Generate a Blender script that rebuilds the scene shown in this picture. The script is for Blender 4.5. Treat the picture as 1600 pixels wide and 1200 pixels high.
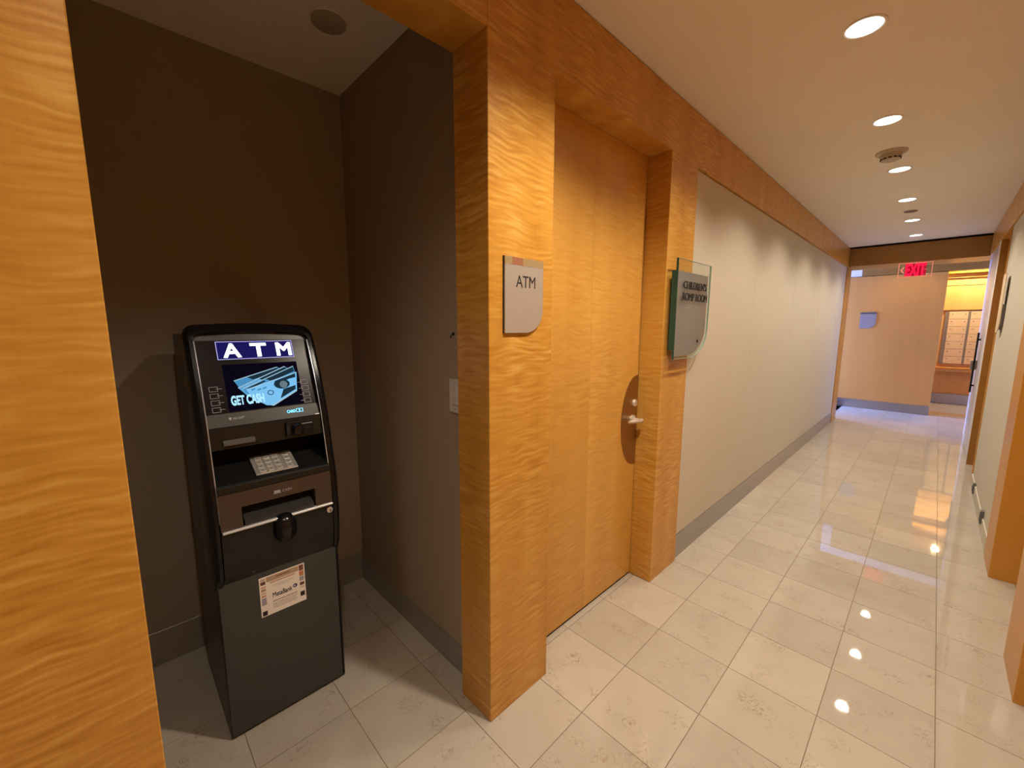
import bpy, bmesh, math, random
from mathutils import Vector, Matrix, Euler
random.seed(7)
for o in list(bpy.data.objects):
    bpy.data.objects.remove(o, do_unlink=True)
scene = bpy.context.scene
COL = scene.collection

# ------------------------------------------------------------------ camera
cam_d = bpy.data.cameras.new('camera')
cam = bpy.data.objects.new('camera', cam_d)
COL.objects.link(cam)
cam_d.sensor_width = 36.0
cam_d.lens = 643.9 / 1600 * 36.0
cam_d.clip_start = 0.02
cam_d.clip_end = 100


def rodrigues(w):
    w = Vector(w)
    return Matrix.Rotation(w.length, 3, w.normalized())


_M = rodrigues((0.1305, 0.7969, 0.0581)) @ Matrix(((1, 0, 0), (0, 0, -1), (0, 1, 0)))
_r, _d, _f = _M[0], _M[1], _M[2]
cam.matrix_world = Matrix(((_r[0], -_d[0], -_f[0], 0.9847),
                           (_r[1], -_d[1], -_f[1], -1.1264),
                           (_r[2], -_d[2], -_f[2], 1.4170),
                           (0, 0, 0, 1)))
scene.camera = cam

# ------------------------------------------------------------------ world, exposure
world = bpy.data.worlds.new('world')
scene.world = world
world.use_nodes = True
_bg = world.node_tree.nodes['Background']
_bg.inputs[0].default_value = (0.24, 0.38, 1.0, 1)
_bg.inputs[1].default_value = 95.0
scene.view_settings.view_transform = 'Standard'
scene.view_settings.look = 'None'
scene.view_settings.gamma = 1
scene.view_settings.use_curve_mapping = False
scene.view_settings.exposure = 0.12

LAMP_COL = (1.0, 0.86, 0.69)
LAMP_W = 52.0
LAMP_CONE = 132
LAMP_BLEND = 0.6

# daylight portal in the lobby window
pd = bpy.data.lights.new('daylight_portal', 'AREA')
pd.shape = 'RECTANGLE'
pd.size = .50
pd.size_y = 2.1
pd.cycles.is_portal = True
po = bpy.data.objects.new('daylight_portal', pd)
COL.objects.link(po)
po.matrix_world = Matrix(((0, 0, -1, -1.62), (1, 0, 0, 8.02), (0, -1, 0, 1.15), (0, 0, 0, 1)))

# ------------------------------------------------------------------ helpers: materials
def new_mat(name):
    m = bpy.data.materials.new(name)
    m.use_nodes = True
    nt = m.node_tree
    b = nt.nodes['Principled BSDF']
    return m, nt, b


def plain(name, col, rough=0.5, metal=0.0, emit=None, estr=0.0, spec=0.5, noise=0.0, nscale=40, coat=0.0):
    m, nt, b = new_mat(name)
    b.inputs['Base Color'].default_value = (*col, 1)
    b.inputs['Roughness'].default_value = rough
    b.inputs['Metallic'].default_value = metal
    b.inputs['Specular IOR Level'].default_value = spec
    b.inputs['Coat Weight'].default_value = coat
    if emit:
        b.inputs['Emission Color'].default_value = (*emit, 1)
        b.inputs['Emission Strength'].default_value = estr
    # a small procedural variation keeps every surface from being dead flat
    tc = nt.nodes.new('ShaderNodeTexCoord')
    n = nt.nodes.new('ShaderNodeTexNoise')
    n.inputs['Scale'].default_value = nscale
    n.inputs['Detail'].default_value = 3
    nt.links.new(tc.outputs['Object'], n.inputs['Vector'])
    mx = nt.nodes.new('ShaderNodeMix')
    mx.data_type = 'RGBA'
    k = max(noise, 0.02)
    mx.inputs['A'].default_value = (*[c * (1 - k) for c in col], 1)
    mx.inputs['B'].default_value = (*[min(1, c * (1 + k)) for c in col], 1)
    nt.links.new(n.outputs['Fac'], mx.inputs['Factor'])
    nt.links.new(mx.outputs['Result'], b.inputs['Base Color'])
    return m


def emis(name, col, s):
    m = bpy.data.materials.new(name)
    m.use_nodes = True
    nt = m.node_tree
    nt.nodes.remove(nt.nodes['Principled BSDF'])
    e = nt.nodes.new('ShaderNodeEmission')
    e.inputs[0].default_value = (*col, 1)
    e.inputs[1].default_value = s
    nt.links.new(e.outputs[0], nt.nodes['Material Output'].inputs[0])
    return m


def node(nt, t, **kw):
    n = nt.nodes.new(t)
    for k, v in kw.items():
        n.inputs[k].default_value = v
    return n


def wood_mat(name, dark, mid, light, rough=0.33, amp=1.0, seed=0.0):
    """figured maple veneer: wavy cross-grain ripples over a faint vertical grain"""
    m, nt, b = new_mat(name)
    L = nt.links.new
    g = nt.nodes.new('ShaderNodeNewGeometry')
    off = node(nt, 'ShaderNodeVectorMath')
    off.operation = 'ADD'
    off.inputs[1].default_value = (seed, seed * 1.7, seed * 0.6)
    L(g.outputs['Position'], off.inputs[0])
    # warp
    warp = node(nt, 'ShaderNodeTexNoise', Scale=5.0, Detail=2.0)
    L(off.outputs[0], warp.inputs['Vector'])
    wsub = node(nt, 'ShaderNodeVectorMath')
    wsub.operation = 'SUBTRACT'
    wsub.inputs[1].default_value = (.5, .5, .5)
    L(warp.outputs['Color'], wsub.inputs[0])
    wsc = node(nt, 'ShaderNodeVectorMath')
    wsc.operation = 'MULTIPLY'
    wsc.inputs[1].default_value = (.02, .02, .06)
    L(wsub.outputs[0], wsc.inputs[0])
    add = node(nt, 'ShaderNodeVectorMath')
    add.operation = 'ADD'
    L(off.outputs[0], add.inputs[0])
    L(wsc.outputs[0], add.inputs[1])
    mp = nt.nodes.new('ShaderNodeMapping')
    mp.inputs['Scale'].default_value = (10, 10, 92)
    L(add.outputs[0], mp.inputs['Vector'])
    rip = node(nt, 'ShaderNodeTexNoise', Scale=1.0, Detail=.6, Distortion=0.1)
    L(mp.outputs[0], rip.inputs['Vector'])
    # where the figure is strong
    msk = node(nt, 'ShaderNodeTexNoise', Scale=2.6, Detail=2.0)
    L(off.outputs[0], msk.inputs['Vector'])
    mr = nt.nodes.new('ShaderNodeMapRange')
    mr.inputs['From Min'].default_value = .34
    mr.inputs['From Max'].default_value = .66
    mr.inputs['To Min'].default_value = .45 * amp
    mr.inputs['To Max'].default_value = 1.5 * amp
    L(msk.outputs['Fac'], mr.inputs['Value'])
    s1 = nt.nodes.new('ShaderNodeMath')
    s1.operation = 'SUBTRACT'
    s1.inputs[1].default_value = .5
    L(rip.outputs['Fac'], s1.inputs[0])
    s2 = nt.nodes.new('ShaderNodeMath')
    s2.operation = 'MULTIPLY'
    L(s1.outputs[0], s2.inputs[0])
    L(mr.outputs[0], s2.inputs[1])
    # vertical grain and broad tone
    mp2 = nt.nodes.new('ShaderNodeMapping')
    mp2.inputs['Scale'].default_value = (120, 120, 1.6)
    L(off.outputs[0], mp2.inputs['Vector'])
    gr = node(nt, 'ShaderNodeTexNoise', Scale=1.0, Detail=3.0)
    L(mp2.outputs[0], gr.inputs['Vector'])
    mp3 = nt.nodes.new('ShaderNodeMapping')
    mp3.inputs['Scale'].default_value = (7, 7, .5)
    L(off.outputs[0], mp3.inputs['Vector'])
    br = node(nt, 'ShaderNodeTexNoise', Scale=1.0, Detail=1.0)
    L(mp3.outputs[0], br.inputs['Vector'])
    a1 = nt.nodes.new('ShaderNodeMath')
    a1.operation = 'MULTIPLY_ADD'
    a1.inputs[1].default_value = .10
    L(gr.outputs['Fac'], a1.inputs[0])
    L(s2.outputs[0], a1.inputs[2])
    a2 = nt.nodes.new('ShaderNodeMath')
    a2.operation = 'MULTIPLY_ADD'
    a2.inputs[1].default_value = .42
    L(br.outputs['Fac'], a2.inputs[0])
    L(a1.outputs[0], a2.inputs[2])
    cr = nt.nodes.new('ShaderNodeValToRGB')
    e = cr.color_ramp.elements
    e[0].position = 0.0
    e[0].color = (*dark, 1)
    e[1].position = 0.56
    e[1].color = (*light, 1)
    k = cr.color_ramp.elements.new(.27)
    k.color = (*mid, 1)
    L(a2.outputs[0], cr.inputs['Fac'])
    L(cr.outputs['Color'], b.inputs['Base Color'])
    b.inputs['Roughness'].default_value = rough
    b.inputs['Specular IOR Level'].default_value = 0.35
    bp = nt.nodes.new('ShaderNodeBump')
    bp.inputs['Strength'].default_value = .12
    bp.inputs['Distance'].default_value = .003
    L(s2.outputs[0], bp.inputs['Height'])
    L(bp.outputs[0], b.inputs['Normal'])
    return m


def fabric_mat(name, c1, c2):
    m, nt, b = new_mat(name)
    L = nt.links.new
    g = nt.nodes.new('ShaderNodeNewGeometry')
    mp = nt.nodes.new('ShaderNodeMapping')
    mp.inputs['Scale'].default_value = (240, 240, 500)
    L(g.outputs['Position'], mp.inputs['Vector'])
    n = node(nt, 'ShaderNodeTexNoise', Scale=1.0, Detail=2.0)
    L(mp.outputs[0], n.inputs['Vector'])
    n2 = node(nt, 'ShaderNodeTexNoise', Scale=3.0, Detail=3.0)
    L(g.outputs['Position'], n2.inputs['Vector'])
    a = nt.nodes.new('ShaderNodeMath')
    a.operation = 'MULTIPLY_ADD'
    a.inputs[1].default_value = .5
    L(n2.outputs['Fac'], a.inputs[0])
    h = nt.nodes.new('ShaderNodeMath')
    h.operation = 'MULTIPLY'
    h.inputs[1].default_value = .5
    L(n.outputs['Fac'], h.inputs[0])
    L(h.outputs[0], a.inputs[2])
    mx = nt.nodes.new('ShaderNodeMix')
    mx.data_type = 'RGBA'
    mx.inputs['A'].default_value = (*c1, 1)
    mx.inputs['B'].default_value = (*c2, 1)
    L(a.outputs[0], mx.inputs['Factor'])
    L(mx.outputs['Result'], b.inputs['Base Color'])
    b.inputs['Roughness'].default_value = .85
    b.inputs['Specular IOR Level'].default_value = .15
    bp = nt.nodes.new('ShaderNodeBump')
    bp.inputs['Strength'].default_value = .12
    bp.inputs['Distance'].default_value = .001
    L(n.outputs['Fac'], bp.inputs['Height'])
    L(bp.outputs[0], b.inputs['Normal'])
    return m


def marble_mat(name, tint=(1, 1, 1)):
    m, nt, b = new_mat(name)
    L = nt.links.new
    g = nt.nodes.new('ShaderNodeNewGeometry')
    oi = nt.nodes.new('ShaderNodeObjectInfo')
    sc = node(nt, 'ShaderNodeVectorMath')
    sc.operation = 'SCALE'
    sc.inputs[0].default_value = (13, 7, 19)
    L(oi.outputs['Random'], sc.inputs['Scale'])
    ad = node(nt, 'ShaderNodeVectorMath')
    ad.operation = 'ADD'
    L(g.outputs['Position'], ad.inputs[0])
    L(sc.outputs[0], ad.inputs[1])
    cloud = node(nt, 'ShaderNodeTexNoise', Scale=6.0, Detail=5.0, Distortion=.6)
    L(ad.outputs[0], cloud.inputs['Vector'])
    mx = nt.nodes.new('ShaderNodeMix')
    mx.data_type = 'RGBA'
    mx.inputs['A'].default_value = (.44 * tint[0], .40 * tint[1], .335 * tint[2], 1)
    mx.inputs['B'].default_value = (.525 * tint[0], .485 * tint[1], .41 * tint[2], 1)
    L(cloud.outputs['Fac'], mx.inputs['Factor'])
    # per-tile tone
    tone = nt.nodes.new('ShaderNodeMapRange')
    tone.inputs['To Min'].default_value = .92
    tone.inputs['To Max'].default_value = 1.04
    L(oi.outputs['Random'], tone.inputs['Value'])
    ml = node(nt, 'ShaderNodeVectorMath')
    ml.operation = 'SCALE'
    L(mx.outputs['Result'], ml.inputs[0])
    L(tone.outputs[0], ml.inputs['Scale'])
    # fossil squiggles: thin ridges of a noise, shown only in patches
    v = node(nt, 'ShaderNodeTexNoise', Scale=26.0, Detail=3.0, Distortion=1.6)
    L(ad.outputs[0], v.inputs['Vector'])
    r1 = nt.nodes.new('ShaderNodeMath')
    r1.operation = 'SUBTRACT'
    r1.inputs[1].default_value = .5
    L(v.outputs['Fac'], r1.inputs[0])
    r2 = nt.nodes.new('ShaderNodeMath')
    r2.operation = 'ABSOLUTE'
    L(r1.outputs[0], r2.inputs[0])
    r3 = nt.nodes.new('ShaderNodeMapRange')
    r3.inputs['From Min'].default_value = .0
    r3.inputs['From Max'].default_value = .03
    r3.inputs['To Min'].default_value = 1
    r3.inputs['To Max'].default_value = 0
    L(r2.outputs[0], r3.inputs['Value'])
    pt = node(nt, 'ShaderNodeTexNoise', Scale=9.0, Detail=2.0)
    L(ad.outputs[0], pt.inputs['Vector'])
    p2 = nt.nodes.new('ShaderNodeMapRange')
    p2.inputs['From Min'].default_value = .52
    p2.inputs['From Max'].default_value = .68
    p2.inputs['To Max'].default_value = .85
    L(pt.outputs['Fac'], p2.inputs['Value'])
    mm = nt.nodes.new('ShaderNodeMath')
    mm.operation = 'MULTIPLY'
    L(r3.outputs[0], mm.inputs[0])
    L(p2.outputs[0], mm.inputs[1])
    mx2 = nt.nodes.new('ShaderNodeMix')
    mx2.data_type = 'RGBA'
    mx2.inputs['B'].default_value = (.27, .21, .165, 1)
    L(mm.outputs[0], mx2.inputs['Factor'])
    L(ml.outputs[0], mx2.inputs['A'])
    L(mx2.outputs['Result'], b.inputs['Base Color'])
    b.inputs['Roughness'].default_value = .025
    b.inputs['Specular IOR Level'].default_value = .75
    return m


def brushed_mat(name, col, rough=.3, axis='z', metal=1.0):
    m, nt, b = new_mat(name)
    L = nt.links.new
    g = nt.nodes.new('ShaderNodeNewGeometry')
    mp = nt.nodes.new('ShaderNodeMapping')
    mp.inputs['Scale'].default_value = (6, 6, 700) if axis == 'z' else (700, 700, 6)
    L(g.outputs['Position'], mp.inputs['Vector'])
    n = node(nt, 'ShaderNodeTexNoise', Scale=1.0, Detail=2.0)
    L(mp.outputs[0], n.inputs['Vector'])
    mr = nt.nodes.new('ShaderNodeMapRange')
    mr.inputs['To Min'].default_value = rough - .015
    mr.inputs['To Max'].default_value = rough + .025
    L(n.outputs['Fac'], mr.inputs['Value'])
    L(mr.outputs[0], b.inputs['Roughness'])
    mx = nt.nodes.new('ShaderNodeMix')
    mx.data_type = 'RGBA'
    mx.inputs['A'].default_value = (*[c * .96 for c in col], 1)
    mx.inputs['B'].default_value = (*[min(1, c * 1.04) for c in col], 1)
    L(n.outputs['Fac'], mx.inputs['Factor'])
    L(mx.outputs['Result'], b.inputs['Base Color'])
    b.inputs['Metallic'].default_value = metal
    return m


def glass_mat(name, tint, mixf):
    m = bpy.data.materials.new(name)
    m.use_nodes = True
    nt = m.node_tree
    nt.nodes.remove(nt.nodes['Principled BSDF'])
    t = nt.nodes.new('ShaderNodeBsdfTransparent')
    t.inputs[0].default_value = (*tint, 1)
    gl = nt.nodes.new('ShaderNodeBsdfGlossy')
    gl.inputs['Roughness'].default_value = .03
    mx = nt.nodes.new('ShaderNodeMixShader')
    mx.inputs[0].default_value = mixf
    nt.links.new(t.outputs[0], mx.inputs[1])
    nt.links.new(gl.outputs[0], mx.inputs[2])
    nt.links.new(mx.outputs[0], nt.nodes['Material Output'].inputs[0])
    return m


WD, WM, WL = (.43, .19, .024), (.565, .285, .048), (.70, .43, .115)
M = {}
M['wood'] = wood_mat('maple_veneer', WD, WM, WL, amp=.6)
M['wood_door'] = wood_mat('maple_door_veneer', (.50, .245, .040), (.59, .315, .064), (.67, .385, .095), amp=.45, seed=3.3)
M['wood_door_b'] = wood_mat('maple_door_veneer_second_leaf', (.52, .26, .044), (.61, .33, .068), (.69, .40, .10), amp=.5, seed=9.1)
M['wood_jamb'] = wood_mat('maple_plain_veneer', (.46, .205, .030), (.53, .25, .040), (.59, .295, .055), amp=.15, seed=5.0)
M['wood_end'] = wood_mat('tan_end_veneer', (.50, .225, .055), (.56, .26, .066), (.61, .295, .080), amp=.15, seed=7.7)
M['wood_beam'] = wood_mat('shaded_beam_veneer', (.27, .125, .028), (.32, .155, .036), (.37, .185, .048), amp=.15, seed=8.7)  # maple darkened: shade outside the lamp cones is put into the colour
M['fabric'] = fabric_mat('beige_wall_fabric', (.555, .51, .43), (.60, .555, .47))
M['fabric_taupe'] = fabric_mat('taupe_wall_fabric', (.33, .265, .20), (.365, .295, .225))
M['ceiling'] = plain('ceiling_paint', (.80, .73, .64), .9, spec=.1, noise=.02, nscale=3)
M['white_paint'] = plain('white_paint', (.75, .73, .70), .8, spec=.2)
M['marble'] = marble_mat('polished_cream_marble')
M['marble_warm'] = marble_mat('polished_honey_marble', (1.0, .78, .50))
M['grout'] = plain('grout', (.20, .155, .105), .8)
M['steel'] = brushed_mat('brushed_steel', (.42, .39, .36), .32)
M['steel_base'] = brushed_mat('brushed_steel_skirting', (.36, .34, .315), .28, metal=.5)
M['alu'] = brushed_mat('brushed_aluminium', (.52, .485, .45), .40, metal=.5)
M['chrome'] = plain('satin_chrome', (.78, .76, .73), .25, .6)
M['plate'] = brushed_mat('bronze_lock_plate', (.42, .29, .17), .38)
M['black'] = plain('black_gloss_plastic', (.005, .005, .007), .22, spec=.4)
M['black_matte'] = plain('black_matte_plastic', (.005, .005, .005), .5, spec=.3)
M['dark_gap'] = plain('dark_gap', (.01, .009, .008), .9)
M['charcoal'] = plain('charcoal_powder_coat', (.040, .046, .045), .42, noise=.06, nscale=300)
M['side'] = plain('dark_side_panel', (.016, .013, .010), .30)
M['fascia'] = plain('smoked_display_glass', (.010, .006, .006), .25, spec=.12)
M['fascia_grey'] = plain('grey_border_and_sheen', (.032, .030, .026), .35)  # bottom border, and the reflection painted along the display top
M['apron'] = plain('black_apron', (.010, .010, .0095), .38, spec=.35)
M['cash_brown'] = plain('brown_metallic_panel', (.075, .055, .043), .38, .35)
M['keypad'] = plain('keypad_metal', (.50, .49, .46), .4, .6)
M['key'] = plain('key_metal', (.58, .57, .53), .35, .5)
M['greyplastic'] = plain('grey_plastic', (.12, .12, .115), .4)
M['silver'] = plain('silver_trim', (.66, .67, .70), .28, .35)
M['print_grey'] = plain('pale_grey_print', (.42, .42, .42), .5)
M['print_key'] = plain('lilac_grey_print', (.36, .33, .42), .5)
M['ink'] = plain('black_ink', (.012, .010, .012), .6)
M['e_white'] = emis('lit_letter_white', (.80, .88, 1.0), 2.6)
M['e_blue'] = emis('lit_blue_panel', (.03, .02, .22), .40)
M['e_border'] = emis('lit_border', (.55, .52, 1.0), 1.0)
M['e_sky'] = emis('screen_light_blue', (.22, .58, .95), .85)
M['e_note1'] = emis('screen_note_blue', (.10, .40, .78), .62)
M['e_note2'] = emis('screen_note_pale_blue', (.15, .47, .80), .75)
M['e_pale'] = emis('screen_pale', (.45, .68, .82), .75)
M['e_dark'] = emis('screen_dark_teal', (.018, .045, .07), .6)
M['e_glow'] = emis('screen_navy', (.010, .006, .022), .30)
M['e_card'] = emis('lit_card_caption', (.16, .62, 1.0), 2.2)
M['e_red'] = emis('exit_red', (1.0, .01, .045), 1.6)
M['e_pink'] = emis('exit_edge_pink', (1.0, .28, .20), .9)
M['lens'] = emis('lit_lamp_lens', (1.0, .93, .82), 6.0)
M['e_lensw'] = emis('lit_cove', (1.0, .80, .42), 4.0)
M['paper'] = plain('white_paper', (.86, .83, .78), .6)
M['p_tan'] = plain('paper_tan_print', (.45, .33, .22), .6)
M['p_brown'] = plain('paper_brown_print', (.20, .08, .05), .6)
M['p_orange'] = plain('paper_orange_print', (.55, .20, .09), .6)
M['p_pink'] = plain('paper_pink_print', (.62, .42, .36), .6)
M['p_blue'] = plain('paper_navy_print', (.05, .04, .14), .6)
M['p_lilac'] = plain('paper_lilac_print', (.36, .33, .42), .6)
M['p_grey'] = plain('paper_grey_print', (.50, .45, .40), .6)
M['p_maroon'] = plain('paper_maroon_print', (.16, .04, .05), .6)
M['switch'] = plain('switch_plastic', (.62, .58, .54), .4)
M['detector'] = plain('detector_plastic', (.48, .40, .31), .6)
M['glass'] = glass_mat('clear_green_glass', (.96, .985, .97), .05)
M['glass_edge'] = plain('green_glass_edge', (.012, .075, .060), .12)
M['sign_grey'] = plain('satin_grey_sign', (.27, .235, .235), .45, .2)
M['window_glass'] = glass_mat('window_glass', (.97, .98, 1.0), .04)
M['inlay_a'] = plain('inlay_olive_wood', (.33, .24, .12), .4)
M['inlay_b'] = plain('inlay_red_wood', (.30, .13, .07), .4)
M['door_steel'] = plain('pale_grey_door_paint', (.60, .60, .63), .30, .0)
M['mail'] = plain('mailbox_door_enamel', (.64, .52, .37), .4)
M['mail_frame'] = plain('mailbox_frame_metal', (.30, .26, .21), .4, .6)
M['honey'] = wood_mat('honey_panel', (.58, .32, .10), (.66, .40, .15), (.74, .48, .21), amp=.3, seed=12)

# ------------------------------------------------------------------ helpers: objects
def link(o, parent=None):
    COL.objects.link(o)
    if parent is not None:
        o.parent = parent
        o.matrix_parent_inverse = parent.matrix_basis.inverted()
    return o


def tag(o, label=None, cat=None, group=None, kind=None):
    if label:
        o['label'] = label
    if cat:
        o['category'] = cat
    if group:
        o['group'] = group
    if kind:
        o['kind'] = kind
    return o


def empty(name, loc, label=None, cat=None, group=None, kind=None):
    o = bpy.data.objects.new(name, None)
    o.empty_display_size = .1
    o.location = loc
    COL.objects.link(o)
    return tag(o, label, cat, group, kind)


class MB:
    def __init__(s):
        s.bm = bmesh.new()

    def box(s, x0, x1, y0, y1, z0, z1, bev=0.0, seg=1):
        t = bmesh.new()
        vs = [t.verts.new((x, y, z)) for x in (x0, x1) for y in (y0, y1) for z in (z0, z1)]
        for f in ((0, 1, 3, 2), (4, 6, 7, 5), (0, 4, 5, 1), (2, 3, 7, 6), (0, 2, 6, 4), (1, 5, 7, 3)):
            t.faces.new([vs[i] for i in f])
        bmesh.ops.recalc_face_normals(t, faces=t.faces)
        if bev > 0:
            bmesh.ops.bevel(t, geom=list(t.edges), offset=bev, segments=seg, affect='EDGES', profile=.5)
        s.merge(t)
        return s

    def merge(s, t, mat=None):
        me = bpy.data.meshes.new('tmp')
        t.to_mesh(me)
        t.free()
        if mat is not None:
            me.transform(mat)
        s.bm.from_mesh(me)
        bpy.data.meshes.remove(me)

    def poly(s, pts, vec, bev=0.0, seg=2):
        """extrude the planar polygon pts by vec"""
        t = bmesh.new()
        a = [t.verts.new(p) for p in pts]
        b = [t.verts.new(Vector(p) + Vector(vec)) for p in pts]
        t.faces.new(a)
        t.faces.new(b[::-1])
        n = len(pts)
        for i in range(n):
            t.faces.new((a[i], b[i], b[(i + 1) % n], a[(i + 1) % n]))
        bmesh.ops.recalc_face_normals(t, faces=t.faces)
        if bev > 0:
            bmesh.ops.bevel(t, geom=list(t.edges), offset=bev, segments=seg, affect='EDGES', profile=.5)
        s.merge(t)
        return s

    def ring(s, outer, inner, vec):
        """flat frame between two outlines with the same number of points, extruded by vec"""
        t = bmesh.new()
        v = Vector(vec)
        n = len(outer)
        A = [t.verts.new(p) for p in outer]
        B = [t.verts.new(p) for p in inner]
        C = [t.verts.new(Vector(p) + v) for p in outer]
        D = [t.verts.new(Vector(p) + v) for p in inner]
        for i in range(n):
            j = (i + 1) % n
            t.faces.new((A[i], A[j], B[j], B[i]))
            t.faces.new((C[i], D[i], D[j], C[j]))
            t.faces.new((A[i], C[i], C[j], A[j]))
            t.faces.new((B[i], B[j], D[j], D[i]))
        bmesh.ops.recalc_face_normals(t, faces=t.faces)
        s.merge(t)
        return s

    def lathe(s, prof, center, axis=(0, 0, 1), n=32, cap=True):
        """prof: list of (radius, height along axis)"""
        t = bmesh.new()
        rings = []
        for r, h in prof:
            rings.append([t.verts.new((r * math.cos(2 * math.pi * k / n), r * math.sin(2 * math.pi * k / n), h)) for k in range(n)])
        for a, b in zip(rings, rings[1:]):
            for k in range(n):
                t.faces.new((a[k], a[(k + 1) % n], b[(k + 1) % n], b[k]))
        if cap:
            t.faces.new(rings[0][::-1])
            t.faces.new(rings[-1])
        bmesh.ops.recalc_face_normals(t, faces=t.faces)
        q = Vector((0, 0, 1)).rotation_difference(Vector(axis)).to_matrix().to_4x4()
        s.merge(t, Matrix.Translation(center) @ q)
        return s

    def tube(s, pts, r, n=10):
        t = bmesh.new()
        pts = [Vector(p) for p in pts]
        rings = []
        for i, p in enumerate(pts):
            d = (pts[min(i + 1, len(pts) - 1)] - pts[max(i - 1, 0)]).normalized()
            ref = Vector((0, 0, 1)) if abs(d.z) < .9 else Vector((1, 0, 0))
            u = d.cross(ref).normalized()
            v = d.cross(u)
            rr = r[i] if isinstance(r, (list, tuple)) else r
            rings.append([t.verts.new(p + u * rr * math.cos(2 * math.pi * k / n) + v * rr * math.sin(2 * math.pi * k / n)) for k in range(n)])
        for a, b in zip(rings, rings[1:]):
            for k in range(n):
                t.faces.new((a[k], a[(k + 1) % n], b[(k + 1) % n], b[k]))
        t.faces.new(rings[0][::-1])
        t.faces.new(rings[-1])
        bmesh.ops.recalc_face_normals(t, faces=t.faces)
        s.merge(t)
        return s

    def build(s, name, mat, parent=None, smooth=False):
        me = bpy.data.meshes.new(name)
        s.bm.to_mesh(me)
        s.bm.free()
        me.materials.append(mat)
        if smooth:
            for p in me.polygons:
                p.use_smooth = True
            try:
                me.set_sharp_from_angle(angle=math.radians(38))
            except Exception:
                pass
        o = bpy.data.objects.new(name, me)
        link(o, parent)
        return o


class Frame:
    """a local plane: right, up, normal"""
    def __init__(s, o, r, u):
        s.o = Vector(o)
        s.r = Vector(r).normalized()
        s.u = Vector(u).normalized()
        s.n = s.r.cross(s.u).normalized()

    def __call__(s, a, b, c=0.0):
        return s.o + s.r * a + s.u * b + s.n * c


def rect(F, a0, a1, b0, b1, c):
    return [F(a0, b0, c), F(a1, b0, c), F(a1, b1, c), F(a0, b1, c)]


def text_mesh(s):
    cu = bpy.data.curves.new('t', 'FONT')
    cu.body = s
    cu.size = 1
    o = bpy.data.objects.new('t', cu)
    COL.objects.link(o)
    dg = bpy.context.evaluated_depsgraph_get()
    me = bpy.data.meshes.new_from_object(o.evaluated_get(dg))
    bpy.data.objects.remove(o, do_unlink=True)
    bpy.data.curves.remove(cu)
    return me


def text(name, s, F, a0, a1, b0, b1, c, mat, parent, thick=.0006, bold=0.0, slant=0.0):
    """lettering fitted into the rectangle a0..a1 x b0..b1 of the frame, standing thick off it"""
    me = text_mesh(s)
    xs = [v.co.x for v in me.vertices]
    ys = [v.co.y for v in me.vertices]
    mnx, mxx, mny, mxy = min(xs), max(xs), min(ys), max(ys)
    bm = bmesh.new()
    bm.from_mesh(me)
    bpy.data.meshes.remove(me)
    bmesh.ops.remove_doubles(bm, verts=bm.verts, dist=1e-5)
    if bold:
        # push the outline outwards to make heavier strokes
        bnd = [v for v in bm.verts if v.is_boundary]
        mv = {}
        for v in bnd:
            n = Vector((0, 0))
            for e in v.link_edges:
                if e.is_boundary:
                    d = (e.verts[1].co - e.verts[0].co).to_2d()
                    if d.length < 1e-9:
                        continue
                    nn = Vector((d.y, -d.x)).normalized()
                    f = e.link_faces[0]
                    cc = f.calc_center_median().to_2d() - e.verts[0].co.to_2d()
                    if nn.dot(cc) > 0:
                        nn = -nn
                    n += nn
            if n.length > 1e-6:
                mv[v] = n.normalized() * bold
        for v, n in mv.items():
            v.co.x += n.x
            v.co.y += n.y
    ext = bmesh.ops.extrude_face_region(bm, geom=list(bm.faces))
    top = [e for e in ext['geom'] if isinstance(e, bmesh.types.BMVert)]
    tset = set(top)
    for v in bm.verts:
        fx = (v.co.x - mnx) / (mxx - mnx)
        fy = (v.co.y - mny) / (mxy - mny)
        a = a0 + (a1 - a0) * fx + slant * fy * (b1 - b0)
        b = b0 + (b1 - b0) * fy
        v.co = F(a, b, c + (thick if v in tset else 0.0))
    bmesh.ops.recalc_face_normals(bm, faces=bm.faces)
    m2 = bpy.data.meshes.new(name)
    bm.to_mesh(m2)
    bm.free()
    m2.materials.append(mat)
    o = bpy.data.objects.new(name, m2)
    return link(o, parent)


# ================================================================== THE SETTING
CZ = 2.525      # ceiling
OZ = 2.265      # head of openings
XR = 1.325      # right wall face
T = 0.305       # tile module
BEV = .002

# ---- floor: grout bed with single marble tiles
b = MB()
b.box(-1.30, 1.60, -1.62, 8.42, -.06, -.0012)
floor = b.build('floor', M['grout'])
tag(floor, 'polished cream marble tile floor of corridor and alcove', 'floor', kind='structure')
full = None
for i in range(-5, 5):
    for j in range(-6, 28):
        x0 = .205 + T * i
        y0 = T * j
        inside_alcove = (y0 + T > -1.30 and y0 < -.19 and x0 + T > -1.2)
        corridor = x0 + T > -.14
        if not (inside_alcove or corridor):
            continue
        if full is None:
            g = .0012
            full = MB().box(g, T - g, g, T - g, -.010, 0, .0004).build('tile', M['marble'], floor)
            full.location = (x0, y0, 0)
            full.matrix_parent_inverse = Matrix()
        else:
            c = full.copy()
            COL.objects.link(c)
            c.parent = floor
            c.location = (x0, y0, 0)
lob = MB()
lob.box(-2.2, -.71, 6.7, 8.42, -.06, 0)
lob.box(-.71, -.1015, 6.7, 8.42, -.06, 0)
lob.box(1.601, 2.4, 6.7, 8.54, -.06, -.011)
lob.box(-1.3, 1.9, -4.2, -1.831, -.06, 0)
lob.box(-1.3, 1.9, -1.831, -1.60, -.08, -.061)
lob.box(.6, 2.4, 8.40, 8.60, -.08, -.061)
tag(lob.build('floor', M['marble']), 'cream marble floor of the daylit lobby beyond the beam', 'floor', kind='structure')
th = MB()
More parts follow.
